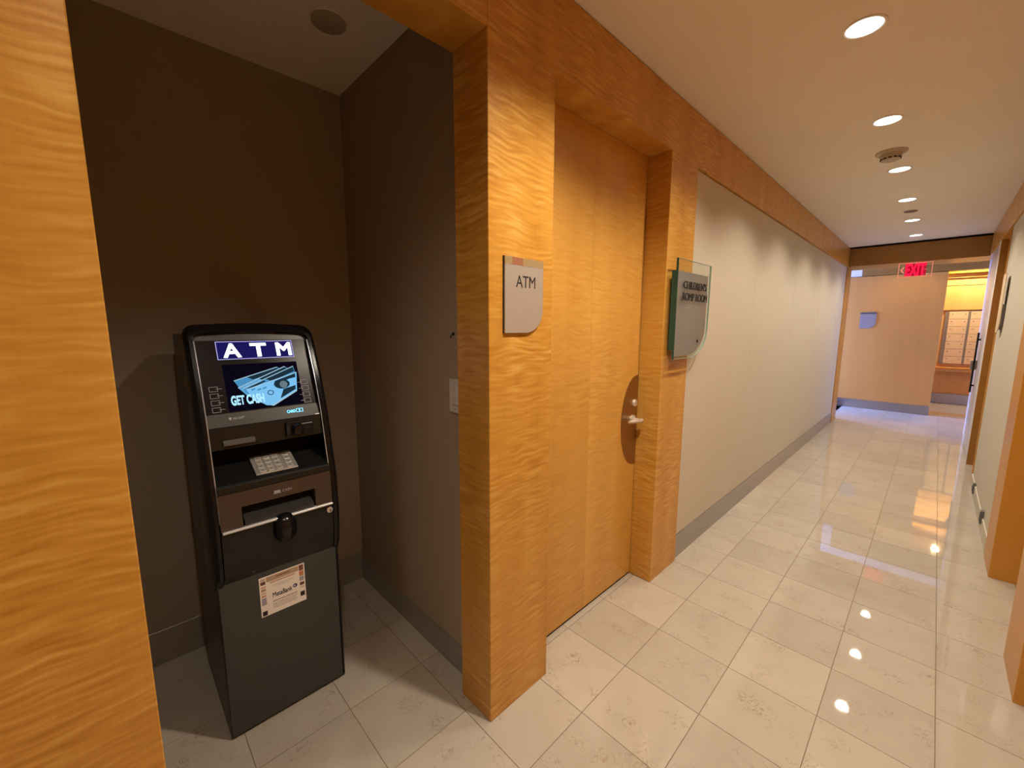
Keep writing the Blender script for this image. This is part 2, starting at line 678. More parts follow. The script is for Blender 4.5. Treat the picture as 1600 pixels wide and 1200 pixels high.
th.box(.6, 2.4, 8.54, 8.86, -.05, .001)
tag(th.build('floor', M['marble_warm']), 'honey coloured marble band at the mail nook threshold', 'floor', kind='structure')
nk = MB()
nk.box(.6, 2.4, 8.86, 10.2, -.05, .0)
tag(nk.build('floor', M['marble']), 'cream floor of the mail nook under the mailboxes', 'floor', kind='structure')

# ---- ceilings
b = MB()
b.box(-.10, 1.70, -4.0, 6.47, CZ, CZ + .08)
tag(b.build('ceiling', M['ceiling']), 'smooth tan ceiling of the corridor', 'ceiling', kind='structure')
b = MB()
b.box(-1.30, -.1005, -1.35, -.10, CZ, CZ + .08)
tag(b.build('ceiling', M['ceiling']), 'shadowed ceiling above the cash machine alcove', 'ceiling', kind='structure')
b = MB()
b.box(-2.2, 2.4, 6.40, 10.2, 2.70, 2.78)
tag(b.build('ceiling', M['white_paint']), 'ceiling of the lobby beyond the beam', 'ceiling', kind='structure')

# ---- unseen shell added to keep daylight out of everything but the window
b = MB()
b.box(-1.75, 2.6, -4.5, 10.5, 2.79, 2.86)
b.box(-1.75, 2.6, -4.5, 10.5, -.20, -.09)
b.box(-1.50, -1.40, -4.5, 6.95, -.2, 2.86)
b.box(2.45, 2.6, -4.5, 10.5, -.2, 2.86)
b.box(-1.75, 2.6, -4.5, -4.3, -.2, 2.86)
b.box(-1.75, 2.6, 10.25, 10.5, -.2, 2.86)
b.box(-1.75, -1.55, 8.31, 10.5, -.2, 2.86)
b.box(-1.75, -1.40, 6.85, 6.99, -.2, 2.86)
b.box(-1.75, -1.601, 6.85, 8.4, 2.25, 2.86)
b.box(-1.75, -1.601, 6.85, 8.4, -.2, .05)
tag(b.build('light_seal_shell', M['white_paint']), 'unseen shell added around the corridor to keep daylight out', 'wall', kind='structure')

# ---- left wall: maple cladding, fabric panels
wl = empty('wall_left', (0, 0, 0), 'maple and fabric clad left wall of the corridor', 'wall', kind='structure')
MB().box(-.167, 0, -4.0, -.268, OZ, CZ, BEV).build('veneer_header', M['wood'], wl)
MB().box(-.167, 0, -.268, 6.50, OZ + .0005, CZ - .004, BEV).build('veneer_header', M['wood'], wl)
MB().box(-.167, 0, -4.0, -1.125, 0, OZ, BEV).build('veneer_pillar', M['wood'], wl)
MB().box(-.167, 0, -.268, .035, 0, OZ, BEV).build('veneer_pillar', M['wood'], wl)
MB().box(-.167, 0, .915, 1.228, 0, OZ, BEV).build('veneer_pillar', M['wood'], wl)
MB().box(-.167, -.004, 6.52, 6.88, 0, OZ, BEV).build('veneer_pillar', M['wood_jamb'], wl)
MB().box(-.167, -.030, 1.228, 6.52, 0, OZ).build('backing', M['dark_gap'], wl)
ys = [1.230, 2.405, 3.605, 4.805, 6.005, 6.518]
for y0, y1 in zip(ys, ys[1:]):
    MB().box(-.030, -.016, y0 + .0012, y1 - .0012, .150, OZ - .003, .0015).build('fabric_panel', M['fabric'], wl)
bb = MB()
bb.box(-.030, -.011, 1.230, 4.279, 0, .148, .001)
bb.box(-.030, -.011, 4.282, 6.518, 0, .148, .001)
tag(bb.build('baseboard_left', M['steel_base']), 'brushed steel skirting under the beige fabric wall', 'baseboard', kind='structure')

# jamb linings and soffit over the door recess
MB().box(-.167, -.127, .035, .915, 2.262, 2.2645).build('soffit_lining', M['wood_jamb'], wl)

# ---- the flush door in the left wall
d1 = empty('door_1', (-.145, .475, 0), 'tall maple veneer door with bronze lock plate and lever', 'door', kind='structure')
MB().box(-.160, -.130, .037, .913, .014, 2.262).build('door_core', M['dark_gap'], d1)
MB().box(-.130, -.125, .0375, .4605, .014, 2.2615, .0004).build('veneer_leaf', M['wood_door'], d1)
MB().box(-.130, -.125, .4610, .9105, .014, 2.2615, .0004).build('veneer_leaf', M['wood_door_b'], d1)
MB().box(-.160, -.127, .9108, .9148, .012, 2.2615).build('shadow_gap', M['dark_gap'], d1)
MB().box(-.160, -.131, .037, .913, .0005, .014).build('shadow_gap', M['dark_gap'], d1)
FD = Frame((-.125, 0, 0), (0, 1, 0), (0, 0, 1))
arc = []
for k in range(25):
    t = -math.pi / 2 + math.pi * k / 24
    arc.append(FD(.9095 - .158 * math.cos(t) ** .85, .913 + .247 * math.sin(t), 0))
lp = MB().poly(arc, FD.n * .003).build('lock_plate', M['plate'], d1)
tag(lp, 'half moon bronze lock plate')
cy = MB().lathe([(.019, 0), (.019, .006), (.017, .010), (.010, .011)], FD(.873, 1.010, .003), FD.n, 24).build('lock_cylinder', M['chrome'], d1, True)
MB().box(-.1115, -.1105, .8712, .8748, 1.000, 1.018).build('keyway', M['ink'], cy)
lev = MB()
lev.lathe([(.024, 0), (.024, .007), (.020, .010), (.011, .011), (.011, .050), (.009, .054)], FD(.862, .921, .003), FD.n, 24)
lev.tube([FD(.872, .920, .050), FD(.835, .923, .054), FD(.795, .928, .053), FD(.755, .930, .046)], [.013, .011, .0095, .007], 12)
tag(lev.build('lever_handle', M['chrome'], d1, True), 'satin chrome lever handle')

# ---- alcove behind the opening
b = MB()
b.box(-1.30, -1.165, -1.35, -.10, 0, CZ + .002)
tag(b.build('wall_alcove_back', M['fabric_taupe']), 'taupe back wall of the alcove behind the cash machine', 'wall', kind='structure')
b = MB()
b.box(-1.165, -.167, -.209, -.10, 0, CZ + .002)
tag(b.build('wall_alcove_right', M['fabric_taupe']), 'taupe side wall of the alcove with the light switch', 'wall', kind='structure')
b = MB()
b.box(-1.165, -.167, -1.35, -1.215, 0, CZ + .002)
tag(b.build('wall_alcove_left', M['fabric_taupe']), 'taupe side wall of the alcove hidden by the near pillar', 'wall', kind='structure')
tag(MB().box(-1.165, -1.159, -1.215, -.216, 0, .150, .001).build('baseboard_alcove_back', M['steel_base']),
    'brushed steel skirting along the alcove back wall', 'baseboard', kind='structure')
tag(MB().box(-1.165, -.167, -.216, -.209, 0, .118, .001).build('baseboard_alcove_right', M['steel_base']),
    'dark brushed steel skirting along the alcove side wall', 'baseboard', kind='structure')

# ---- right wall
wr = empty('wall_right', (XR, 0, 0), 'fabric and maple clad right wall of the corridor', 'wall', kind='structure')
MB().box(XR, 1.72, -4.0, 6.50, OZ, CZ, BEV).build('veneer_header', M['wood'], wr)
MB().box(1.60, 1.70, -4.0, 1.216, 0, OZ).build('side_panel', M['wood'], wr)
MB().box(XR, 1.60, 1.216, 1.535, 0, OZ, BEV).build('veneer_pillar', M['wood_jamb'], wr)
MB().box(XR, 1.60, 2.360, 2.685, 0, OZ, BEV).build('veneer_pillar', M['wood_jamb'], wr)
MB().box(XR + .012, 1.60, 2.687, 4.400, .0, OZ - .003, .001).build('fabric_panel', M['fabric'], wr)
MB().box(XR + .004, 1.60, 4.400, 4.425, .0, OZ - .003, .001).build('edge_strip', M['wood_jamb'], wr)
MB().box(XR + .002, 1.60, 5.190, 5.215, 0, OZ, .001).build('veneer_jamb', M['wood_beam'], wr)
MB().box(XR, 1.60, 5.215, 5.350, 0, OZ, BEV).build('edge_strip', M['white_paint'], wr)
MB().box(XR + .03, 1.60, 6.45, 7.00, 0, OZ, BEV).build('veneer_pillar', M['white_paint'], wr)
MB().box(1.44, 1.60, 5.35, 6.45, 0, OZ).build('backing', M['dark_gap'], wr)
d3 = MB().box(1.45, 1.49, 1.535, 2.360, .01, OZ).build('door_3', M['wood_door'])
tag(d3, 'maple door sunk in the right wall between two pillars', 'door', kind='structure')
d4 = MB().box(1.45, 1.49, 4.425, 5.190, .01, OZ).build('door_4', M['wood_door'])
tag(d4, 'maple door sunk in the right wall beyond the fabric panel', 'door', kind='structure')
rb = MB()
rb.box(XR + .004, XR + .012, 2.687, 4.400, 0, .10, .001)
tag(rb.build('baseboard_right', M['fabric']), 'low pale skirting under the right fabric wall', 'baseboard', kind='structure')

# pale door with a tall pull at the end of the right wall
d2 = empty('door_2', (XR + .02, 5.9, 0), 'pale grey door with tall dark pull at far right', 'door', kind='structure')
MB().box(XR + .010, XR + .05, 5.352, 6.447, .008, OZ - .003, .002).build('door_leaf', M['door_steel'], d2)
pu = MB()
pu.box(XR - .022, XR - .006, 6.02, 6.06, .67, 1.36, .003)
pu.box(XR - .008, XR + .012, 6.03, 6.05, .74, .76)
pu.box(XR - .008, XR + .012, 6.03, 6.05, 1.27, 1.29)
pu = pu.build('pull_bar', M['black_matte'], d2)
MB().box(XR - .040, XR + .012, 6.07, 6.13, .93, 1.04, .004).build('lock_box', M['steel'], pu)

# ---- beam at the end of the corridor
bm_ = MB()
bm_.box(-.03, 1.42, 6.50, 7.04, OZ, CZ - .018, .003)
tag(bm_.build('trim_1', M['wood_beam']), 'maple beam crossing the corridor end above the exit sign, shade toned into its veneer', 'beam', kind='structure')
tag(MB().box(-.03, 1.42, 6.53, 7.0, CZ - .018, 2.70).build('trim_2', M['dark_gap']), 'dark shadow gap above the maple beam', 'trim', kind='structure')

# ---- lobby: end wall, window wall
we = empty('wall_end', (0, 8.3, 0), 'tan maple end wall of the lobby with a small sign', 'wall', kind='structure')
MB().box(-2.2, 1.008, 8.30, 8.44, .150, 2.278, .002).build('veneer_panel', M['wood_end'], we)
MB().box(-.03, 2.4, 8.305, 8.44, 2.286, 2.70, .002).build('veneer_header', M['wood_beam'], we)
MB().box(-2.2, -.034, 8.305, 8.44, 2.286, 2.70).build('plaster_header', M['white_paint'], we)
MB().box(-2.2, 1.0, 8.32, 8.44, 0, 2.29).build('backing', M['dark_gap'], we)
tag(MB().box(-2.2, 1.008, 8.295, 8.32, 0, .148, .001).build('baseboard_end', M['steel']), 'tall brushed steel skirting along the lobby end wall', 'baseboard', kind='structure')
b = MB()
b.box(-2.2, -.03, 6.88, 7.0, 0, 2.70)
tag(b.build('wall_lobby_near', M['white_paint']), 'white lobby wall behind the corridor corner', 'wall', kind='structure')
b = MB()
b.box(-1.66, -1.60, 7.0, 7.75, 0, 2.70)
b.box(-1.66, -1.60, 8.27, 8.30, 0, 2.70)
b.box(-1.66, -1.60, 7.05, 8.27, 2.22, 2.70)
b.box(-1.66, -1.60, 7.05, 8.27, 0, .06)
tag(b.build('wall_lobby_left', M['white_paint']), 'white lobby wall around the daylight window', 'wall', kind='structure')
w1 = empty('window_1', (-1.63, 8.01, .06), 'tall lobby window letting in blue daylight', 'window', kind='structure')
fr = MB()
for y in (7.75, 8.235):
    fr.box(-1.65, -1.61, y, y + .035, .06, 2.22)
fr.box(-1.65, -1.61, 7.785, 8.235, .06, .10)
fr.box(-1.65, -1.61, 7.785, 8.235, 2.18, 2.22)
fr.box(-1.65, -1.61, 7.785, 8.235, 1.13, 1.15)
fr.build('window_frame', M['steel'], w1)
for z in (.10, 1.15):
    MB().box(-1.633, -1.627, 7.785, 8.235, z, z + 1.03).build('pane', M['window_glass'], w1)
b = MB()
b.box(2.0, 2.1, 6.9, 8.3, 0, 2.70)
b.box(1.60, 2.1, 6.88, 6.95, 0, 2.70)
tag(b.build('wall_lobby_right', M['white_paint']), 'white lobby wall hidden past the grey door', 'wall', kind='structure')
b = MB()
b.box(-.30, 1.9, -4.1, -4.0, 0, 2.6)
tag(b.build('wall_near_added', M['wood_jamb']), 'unseen maple wall added behind the viewer to keep daylight out', 'wall', kind='structure')  # unseen wall, added so no sky light leaks in behind the viewer
# mail nook
b = MB()
b.box(.60, 2.4, 10.06, 10.2, 0, 2.70)
b.box(.60, .70, 8.44, 10.06, 0, 2.70)
b.box(2.3, 2.4, 8.3, 10.06, 0, 2.70)
tag(b.build('wall_nook', M['honey']), 'honey coloured wall around the mailboxes', 'wall', kind='structure')

# ================================================================== THINGS
# ---- downlights
NAMES = {1: 'large recessed downlight glaring nearest in the corridor ceiling row',
         2: 'second lit downlight from the viewer, before the smoke detector',
         3: 'third lit downlight, just beyond the smoke detector',
         4: 'fourth lit downlight, just before the small flat ceiling disc',
         5: 'fifth lit downlight, just beyond the small flat ceiling disc',
         6: 'farthest lit downlight in the corridor row, close to the maple beam',
         0: 'lit downlight above the door with the bronze lock plate',
         -1: 'lit downlight overhead at the near edge of the alcove opening',
         -2: 'lit downlight behind the viewer',
         -3: 'lit downlight farthest behind the viewer'}


def downlight(x, y, z, label, group, watts, cone=LAMP_CONE, col=LAMP_COL):
    r = empty('ceiling_downlight', (x, y, z), label, 'downlight', group)
    MB().lathe([(.066, 0), (.066, -.003), (.060, -.005), (.056, -.003), (.056, 0)], (x, y, z), (0, 0, 1), 40, False).build('trim_ring', M['white_paint'], r, True)
    MB().lathe([(.055, -.0005), (.055, -.002), (.001, -.0022)], (x, y, z), (0, 0, 1), 40).build('lens', M['lens'], r)
    ld = bpy.data.lights.new('lamp', 'SPOT')
    ld.energy = watts
    ld.color = col
    ld.spot_size = math.radians(cone)
    ld.spot_blend = LAMP_BLEND
    ld.shadow_soft_size = .045
    lo = bpy.data.objects.new('lamp', ld)
    lo.location = (0, 0, -.012)
    COL.objects.link(lo)
    lo.parent = r
    return r


for k in (1, 2, 3, 4, 5, 6, 0, -1, -2, -3):
    downlight(.678, float(k), CZ, NAMES[k], 'downlights along the corridor ceiling', LAMP_W * {0: 2.1, -1: .65, -2: .5, -3: .5}.get(k, 1.0))
downlight(.60, 7.70, 2.70, 'lit lobby downlight hidden behind the maple beam', 'lobby downlights', LAMP_W * .5)
downlight(1.35, 9.55, 2.70, 'warm downlight in front of the mailboxes', 'mail nook downlights', LAMP_W * 3.2, 168, (1.0, .74, .38))

# ---- smoke detector and the flat ceiling disc
sd = empty('smoke_detector', (.66, 2.57, CZ), 'round tan smoke detector hanging between the second and third downlights', 'smoke detector')
MB().lathe([(.080, 0), (.080, -.006), (.076, -.010), (.058, -.014)], (.66, 2.57, CZ), (0, 0, 1), 36).build('base_plate', M['detector'], sd, True)
hd = MB().lathe([(.056, -.012), (.054, -.030), (.046, -.048), (.036, -.053)], (.66, 2.57, CZ), (0, 0, 1), 36).build('sensor_head', M['detector'], sd, True)
for k in range(12):
    a = 2 * math.pi * k / 12
    t = bmesh.new()
    bmesh.ops.create_cube(t, size=1)
    mb = MB()
    mb.merge(t, Matrix.Translation((.66 + .0485 * math.cos(a), 2.57 + .0485 * math.sin(a), CZ - .0415)) @ Matrix.Rotation(a, 4, 'Z') @ Matrix.Diagonal((.008, .015, .007, 1)))
    mb.build('vent', M['ink'], hd)
fd = empty('ceiling_disc', (.682, 4.52, CZ), 'small flat dark disc on the ceiling between the fourth and fifth downlights', 'sprinkler cover')
MB().lathe([(.048, 0), (.048, -.004), (.044, -.008)], (.682, 4.52, CZ), (0, 0, 1), 32).build('cover_plate', plain('disc_brown', (.16, .11, .07), .5), fd, True)
MB().lathe([(.053, 0), (.053, -.002), (.049, -.003)], (.682, 4.52, CZ), (0, 0, 1), 32).build('rim', M['detector'], fd, True)
ad = empty('ceiling_disc', (-.69, -.437, CZ), 'unlit round flush disc on the dark alcove ceiling', 'ceiling disc')
MB().lathe([(.060, 0), (.060, -.010), (.056, -.013)], (-.69, -.437, CZ), (0, 0, 1), 36).build('cover_plate', plain('alcove_disc', (.40, .33, .25), .6), ad, True)
MB().lathe([(.066, 0), (.066, -.003), (.061, -.004)], (-.69, -.437, CZ), (0, 0, 1), 36).build('rim', M['ceiling'], ad, True)

# ---- signs
def sign_outline(F, a0, a1, b0, b1, ra, rb, c, n=16):
    pts = [F(a0, b1, c), F(a0, b0, c)]
    for k in range(n + 1):
        t = -math.pi / 2 + (math.pi / 2) * k / n
        pts.append(F(a1 - ra + ra * math.cos(t), b0 + rb + rb * math.sin(t), c))
    pts.append(F(a1, b1, c))
    return pts


FW = Frame((0, 0, 0), (0, 1, 0), (0, 0, 1))          # on the left wall, facing the corridor
s1 = empty('wall_sign', (.004, -.117, 1.394), 'small brushed metal sign reading ATM on the near maple pillar', 'sign')
MB().poly(sign_outline(FW, -.207, -.025, 1.395, 1.614, .085, .075, .0005), FW.n * .0085, .0008, 1).build('face_plate', M['alu'], s1)
MB().poly(sign_outline(FW, -.209, -.023, 1.3945, 1.639, .085, .075, .0003), FW.n * .004).build('back_plate', M['ink'], s1)
for a0, a1, m in ((-.207, -.175, 'inlay_a'), (-.175, -.125, 'inlay_b'), (-.125, -.080, 'inlay_a'), (-.080, -.025, 'inlay_a')):
    MB().box(.0005, .0090, a0, a1, 1.614, 1.638).build('inlay', M[m], s1)
text('lettering', 'ATM', FW, -.158, -.066, 1.544, 1.582, .0091, M['ink'], s1)

s2 = empty('wall_sign', (.02, 1.15, 1.25), 'large glass and grey sign reading CHILDREN\'S ROMP ROOM beside the door', 'sign')
gp = MB().poly(sign_outline(FW, .938, 1.362, 1.250, 1.757, .235, .16, .042), FW.n * .010).build('glass_panel', M['glass'], s2)
MB().box(.0415, .0525, .9355, .938, 1.250, 1.757).build('polished_edge', M['glass_edge'], gp)
ed = MB()
ol = sign_outline(FW, .938, 1.362, 1.250, 1.757, .235, .16, .042)
il = sign_outline(FW, .940, 1.3605, 1.2515, 1.7555, .2345, .1595, .042)
ed.ring([p + Vector((.0005, 0, 0)) for p in ol], [p + Vector((.0005, 0, 0)) for p in il], FW.n * .009)
ed.build('rim', plain('pale_glass_rim', (.30, .45, .38), .1), gp)
MB().poly(sign_outline(FW, .955, 1.348, 1.264, 1.700, .225, .152, .030), FW.n * .0115, .0006, 1).build('backing_plate', M['sign_grey'], s2)
MB().box(.016, .042, .946, .955, 1.30, 1.70).build('backing_edge', M['glass_edge'], s2)
for a, bb_ in ((1.00, 1.30), (1.00, 1.64), (1.15, 1.64), (1.12, 1.30)):
    MB().lathe([(.010, 0), (.010, .030)], FW(a, bb_, 0), FW.n, 16).build('standoff', M['steel'], s2)
MB().lathe([(.009, 0), (.009, .003), (.006, .005)], FW(1.218, 1.339, .0525), FW.n, 20).build('screw', M['ink'], s2, True)
text('lettering', "CHILDREN'S", FW, 1.005, 1.300, 1.612, 1.652, .0525, M['ink'], s2, .003, 0)
text('lettering', 'ROMP ROOM', FW, 1.000, 1.315, 1.552, 1.592, .0525, M['ink'], s2, .003, 0)
MB().box(.0525, .0530, 1.03, 1.10, 1.515, 1.5175).build('engraved_line', M['print_grey'], s2)

FE = Frame((0, 8.30, 0), (1, 0, 0), (0, 0, 1))        # end wall, facing the camera
s3 = empty('wall_sign', (.115, 8.295, 1.40), 'small grey quarter-round sign on the lobby end wall', 'sign')
MB().poly(sign_outline(FE, .010, .222, 1.398, 1.640, .105, .10, .001), FE.n * .008).build('face_plate', M['sign_grey'], s3)
MB().poly(rect(FE, .010, .222, 1.642, 1.672, .001), FE.n * .010).build('top_strip', plain('dark_strip', (.10, .09, .09), .4), s3)

FR = Frame((XR + .012, 0, 0), (0, -1, 0), (0, 0, 1))  # right wall, facing the corridor
s4 = empty('wall_sign', (XR - .02, 4.05, 1.38), 'glass sign seen edge-on, jutting from the right fabric wall', 'sign')
MB().poly(sign_outline(FR, -4.14, -3.94, 1.38, 1.84, .10, .10, .020), FR.n * .006).build('glass_panel', plain('pale_sign_edge', (.80, .68, .48), .3), s4)
MB().poly(sign_outline(FR, -4.12, -3.96, 1.40, 1.60, .09, .09, .004), FR.n * .014).build('backing_plate', M['sign_grey'], s4)
for bb_ in (1.46, 1.57):
    MB().lathe([(.008, 0), (.008, .021)], FR(-4.04, bb_, -.001), FR.n, 14).build('standoff', M['steel'], s4)

# ---- exit sign under the beam
FX = Frame((0, 6.58, 0), (1, 0, 0), (0, 0, 1))
ex = empty('exit_sign', (.68, 6.585, 2.09), 'glowing red EXIT sign on a clear panel hanging from the beam', 'exit sign')
MB().box(.525, .850, 6.580, 6.586, 2.078, OZ + .0).build('clear_panel', M['glass'], ex)
rim = MB()
ro = [FX(.525, 2.078, .001), FX(.850, 2.078, .001), FX(.850, OZ - .003, .001), FX(.525, OZ - .003, .001)]
ri = [FX(.531, 2.084, .001), FX(.844, 2.084, .001), FX(.844, OZ - .008, .001), FX(.531, OZ - .008, .001)]
rim.ring(ro, ri, FX.n * .002)
rim.build('lit_rim', M['e_pink'], ex)
text('lettering', 'EXIT', FX, .598, .785, 2.100, 2.245, .0015, M['e_red'], ex, .002, .055)
ch = MB()
ch.poly([FX(.585, 2.205, .002), FX(.575, 2.214, .002), FX(.545, 2.172, .002), FX(.575, 2.130, .002), FX(.585, 2.139, .002), FX(.562, 2.172, .002)], FX.n * .002)
ch.build('arrow', M['e_pink'], ex)
gl = MB()
gl.box(.590, .793, 6.5815, 6.5845, 2.092, 2.252)
gl.build('lit_field', emis('exit_red_field', (.85, .0, .04), .55), ex)

# ---- light switch, wall hook in the alcove
FS = Frame((0, -.209, 0), (1, 0, 0), (0, 0, 1))
sw = empty('light_switch', (-.255, -.212, 1.155), 'white light switch plate on the alcove side wall', 'light switch')
MB().box(-.292, -.220, -.2155, -.209, 1.093, 1.221, .0015).build('plate', M['switch'], sw)
MB().box(-.272, -.240, -.219, -.2150, 1.124, 1.190, .001).build('rocker', M['switch'], sw)
for z in (1.108, 1.206):
    MB().lathe([(.003, 0), (.003, .001)], (-.256, -.2155, z), (0, -1, 0), 10).build('screw', M['chrome'], sw)
hk = empty('wall_hook', (-.266, -.212, 1.386), 'tiny dark hook on the alcove side wall above the switch', 'hook')
MB().lathe([(.006, 0), (.006, .002)], (-.266, -.209, 1.389), (0, -1, 0), 12).build('hook_base', M['ink'], hk)
MB().tube([(-.266, -.209, 1.389), (-.266, -.218, 1.386), (-.268, -.222, 1.380), (-.270, -.222, 1.374)], .0022, 8).build('hook_arm', M['ink'], hk, True)

# ---- low metal items on the right skirting
for y, z0, z1, lab in ((3.98, .03, .12, 'far dark outlet cover low on the right fabric wall'), (3.14, .055, .15, 'near dark outlet cover low on the right fabric wall')):
    oc = empty('outlet_cover', (XR + .004, y, z0), lab, 'outlet', 'outlet covers on the right wall')
    MB().box(XR - .006, XR + .012, y - .022, y + .022, z0, z1, .003).build('plate', M['greyplastic'], oc)
    MB().box(XR - .0075, XR - .0055, y - .015, y + .015, z0 + .02, z1 - .02, .0005).build('socket', M['ink'], oc)

# ---- mailboxes
mbk = empty('mailbox_bank', (1.45, 10.03, .72), 'bank of cream mailboxes in the lit nook', 'mailboxes')
MB().box(1.045, 2.0, 10.035, 10.059, .745, 1.715).build('frame', M['mail_frame'], mbk)
proto = None
rows = 7
for cx in (1.095, 1.365, 1.635):
    for k in range(rows):
        z0 = .752 + k * .1365
        if proto is None:
            proto = MB().box(0, .238, -.014, 0, .004, .1335, .002).build('mailbox_door', M['mail'], mbk)
            proto.matrix_parent_inverse = Matrix()
            lk = MB().lathe([(.009, 0), (.009, .005), (.005, .006)], (.205, -.014, .09), (0, -1, 0), 12).build('lock', M['mail_frame'], None)
            np_ = MB().box(.03, .055, -.016, -.0135, .085, .098).build('number_plate', M['mail_frame'], None)
            lk.parent = proto
            np_.parent = proto
            cur = proto
        else:
            cur = proto.copy()
            COL.objects.link(cur)
            cur.parent = mbk
            for c in (lk, np_):
                q = c.copy()
                COL.objects.link(q)
                q.parent = cur
        cur.location = (cx - 1.45, 10.035 - 10.03, z0 - .72)
ld_ = empty('mail_ledge', (1.5, 9.98, .63), 'orange wooden ledge under the mailboxes', 'shelf')
MB().box(.98, 2.25, 9.86, 10.06, .665, .690, .003).build('shelf_board', M['wood_jamb'], ld_)
MB().box(.98, 2.25, 9.88, 9.91, .615, .664, .002).build('front_rail', M['honey'], ld_)
pn = empty('backlit_board', (1.5, 10.05, 1.73), 'glowing honey maple panel above the mailboxes', 'panel')
MB().box(.98, 2.25, 10.02, 10.058, 1.735, 2.165, .002).build('panel_board', M['honey'], pn)
MB().box(.98, 2.25, 10.02, 10.058, 2.175, 2.300, .002).build('panel_board', M['honey'], pn)
MB().box(.98, 2.25, 9.98, 10.058, 2.306, 2.375, .002).build('panel_board', M['honey'], pn)
MB().box(.98, 2.25, 9.90, 10.058, 2.380, 2.450, .002).build('panel_board', M['wood_jamb'], pn)
bs = empty('nook_plinth', (1.5, 10.05, 0), 'grey metal plinth below the mail nook wall', 'plinth')
MB().box(.70, 2.3, 10.03, 10.059, 0.001, .185, .002).build('plinth_plate', M['steel'], bs)

# ================================================================== THE CASH MACHINE
Y0, Y1 = -.955, -.556
atm = empty('cash_machine', (-.80, -.755, 0), 'black cash machine with lit ATM screen standing in the alcove', 'cash machine')
ZS = [.50, .53, .56, .60, .66, .74, .87, .96, 1.10, 1.22, 1.34, 1.40, 1.425]
XS = [-.63, -.60, -.568, -.548, -.538, -.534, -.540, -.560, -.590, -.630, -.683, -.715, -.735]


def prof(z):
    if z <= ZS[0]:
        return XS[0]
    for (za, xa), (zb, xb) in zip(zip(ZS, XS), zip(ZS[1:], XS[1:])):
        if z <= zb:
            return xa + (xb - xa) * (z - za) / (zb - za)
    return XS[-1]


# lower cabinet
cab = MB().box(-1.04, -.572, Y0 + .004, Y1 - .004, 0.001, .62, .003).build('safe_cabinet', M['side'], atm)
MB().box(-.572, -.565, Y0 + .006, Y1 - .014, .012, .60, .002).build('safe_door', M['charcoal'], atm)
MB().box(-.575, -.566, Y1 - .012, Y1 - .006, .012, .60, .001).build('door_edge', M['black_matte'], atm)
# upper body behind the fascia
pts = [(-1.04, .62), (-.70, .62), (-.70, 1.02), (-.775, 1.36), (-.80, 1.385), (-1.04, 1.385)]
MB().poly([(x, Y0 + .004, z) for x, z in pts], (0, Y1 - Y0 - .008, 0), .003, 1).build('upper_body', M['side'], atm)

# bezel: an upside-down U that follows the curved profile
def bez_outline(y0, y1, zt, zb, r, n=10):
    out = []
    m = 26
    for k in range(m):
        out.append((y1, zb + (zt - r - zb) * k / m))
    for k in range(n + 1):
        t = (math.pi / 2) * k / n
        out.append((y1 - r + r * math.cos(t), zt - r + r * math.sin(t)))
    for k in range(1, 12):
        out.append((y1 - r + (y0 + r - (y1 - r)) * k / 12, zt + .006 * math.sin(math.pi * k / 12)))
    for k in range(n + 1):
        t = math.pi / 2 + (math.pi / 2) * k / n
        out.append((y0 + r + r * math.cos(t), zt - r + r * math.sin(t)))
    for k in range(m):
        out.append((y0, zt - r + (zb - (zt - r)) * (k + 1) / m))
    return out


bo = bez_outline(Y0, Y1, 1.420, .535, .040)
bi = bez_outline(Y0 + .026, Y1 - .026, 1.388, .535, .022)
t = bmesh.new()
rows_ = []
for (yo, zo), (yi, zi) in zip(bo, bi):
    xo, xi = prof(zo), prof(zi)
    cxm = .5 * (xo + xi) + .006
    back = min(-.74, xo - .03)
    rows_.append([t.verts.new(p) for p in (
        (back, yo, zo), (xo - .012, yo, zo), (xo - .003, yo + (yi - yo) * .12, zo + (zi - zo) * .12), (cxm - .004, .5 * (yo + yi), .5 * (zo + zi)),
        (xi - .002, yi + (yo - yi) * .12, zi + (zo - zi) * .12), (xi - .008, yi, zi), (xi - .045, yi, zi))])
for a, c in zip(rows_, rows_[1:]):
    for k in range(6):
        t.faces.new((a[k], a[k + 1], c[k + 1], c[k]))
t.faces.new(rows_[0])
t.faces.new(rows_[-1][::-1])
bmesh.ops.recalc_face_normals(t, faces=t.faces)
mb = MB()
mb.merge(t)
bz = mb.build('bezel', M['black'], atm, True)
# thin silver lines on the inner edges of the bezel
for side, yy in ((0, Y0 + .0262), (1, Y1 - .0262)):
    pl = []
    for k in range(24):
        z = .79 + (1.365 - .79) * k / 23
        pl.append((prof(z) - .0065, yy, z))
    MB().tube(pl, .0014, 6).build('edge_trim', M['silver'], bz, True)

# display glass
FD_R = Vector((0, 1, 0))
FD_U = Vector((-.117, 0, .285)).normalized()
FA = Frame((-.610, -.755, 1.10), FD_R, FD_U)
KU = math.hypot(.117, .285) / .285


def da(y):
    return y + .755


def db(z):
    return (z - 1.10) * KU


YL, YRr = Y0 + .0265, Y1 - .0265
disp = MB().poly(rect(FA, da(YL), da(YRr), db(1.088), db(1.392), -.012), FA.n * .012).build('display', M['fascia'], atm)
MB().poly(rect(FA, da(YL) + .001, da(YRr) - .001, db(1.366), db(1.391), .0001), FA.n * .0006).build('border_and_sheen', M['fascia_grey'], disp)  # reflection along the top of the glass, painted as a grey band
MB().poly(rect(FA, da(YL) + .001, da(YRr) - .001, db(1.089), db(1.130), .0001), FA.n * .0006).build('border_and_sheen', M['fascia_grey'], disp)


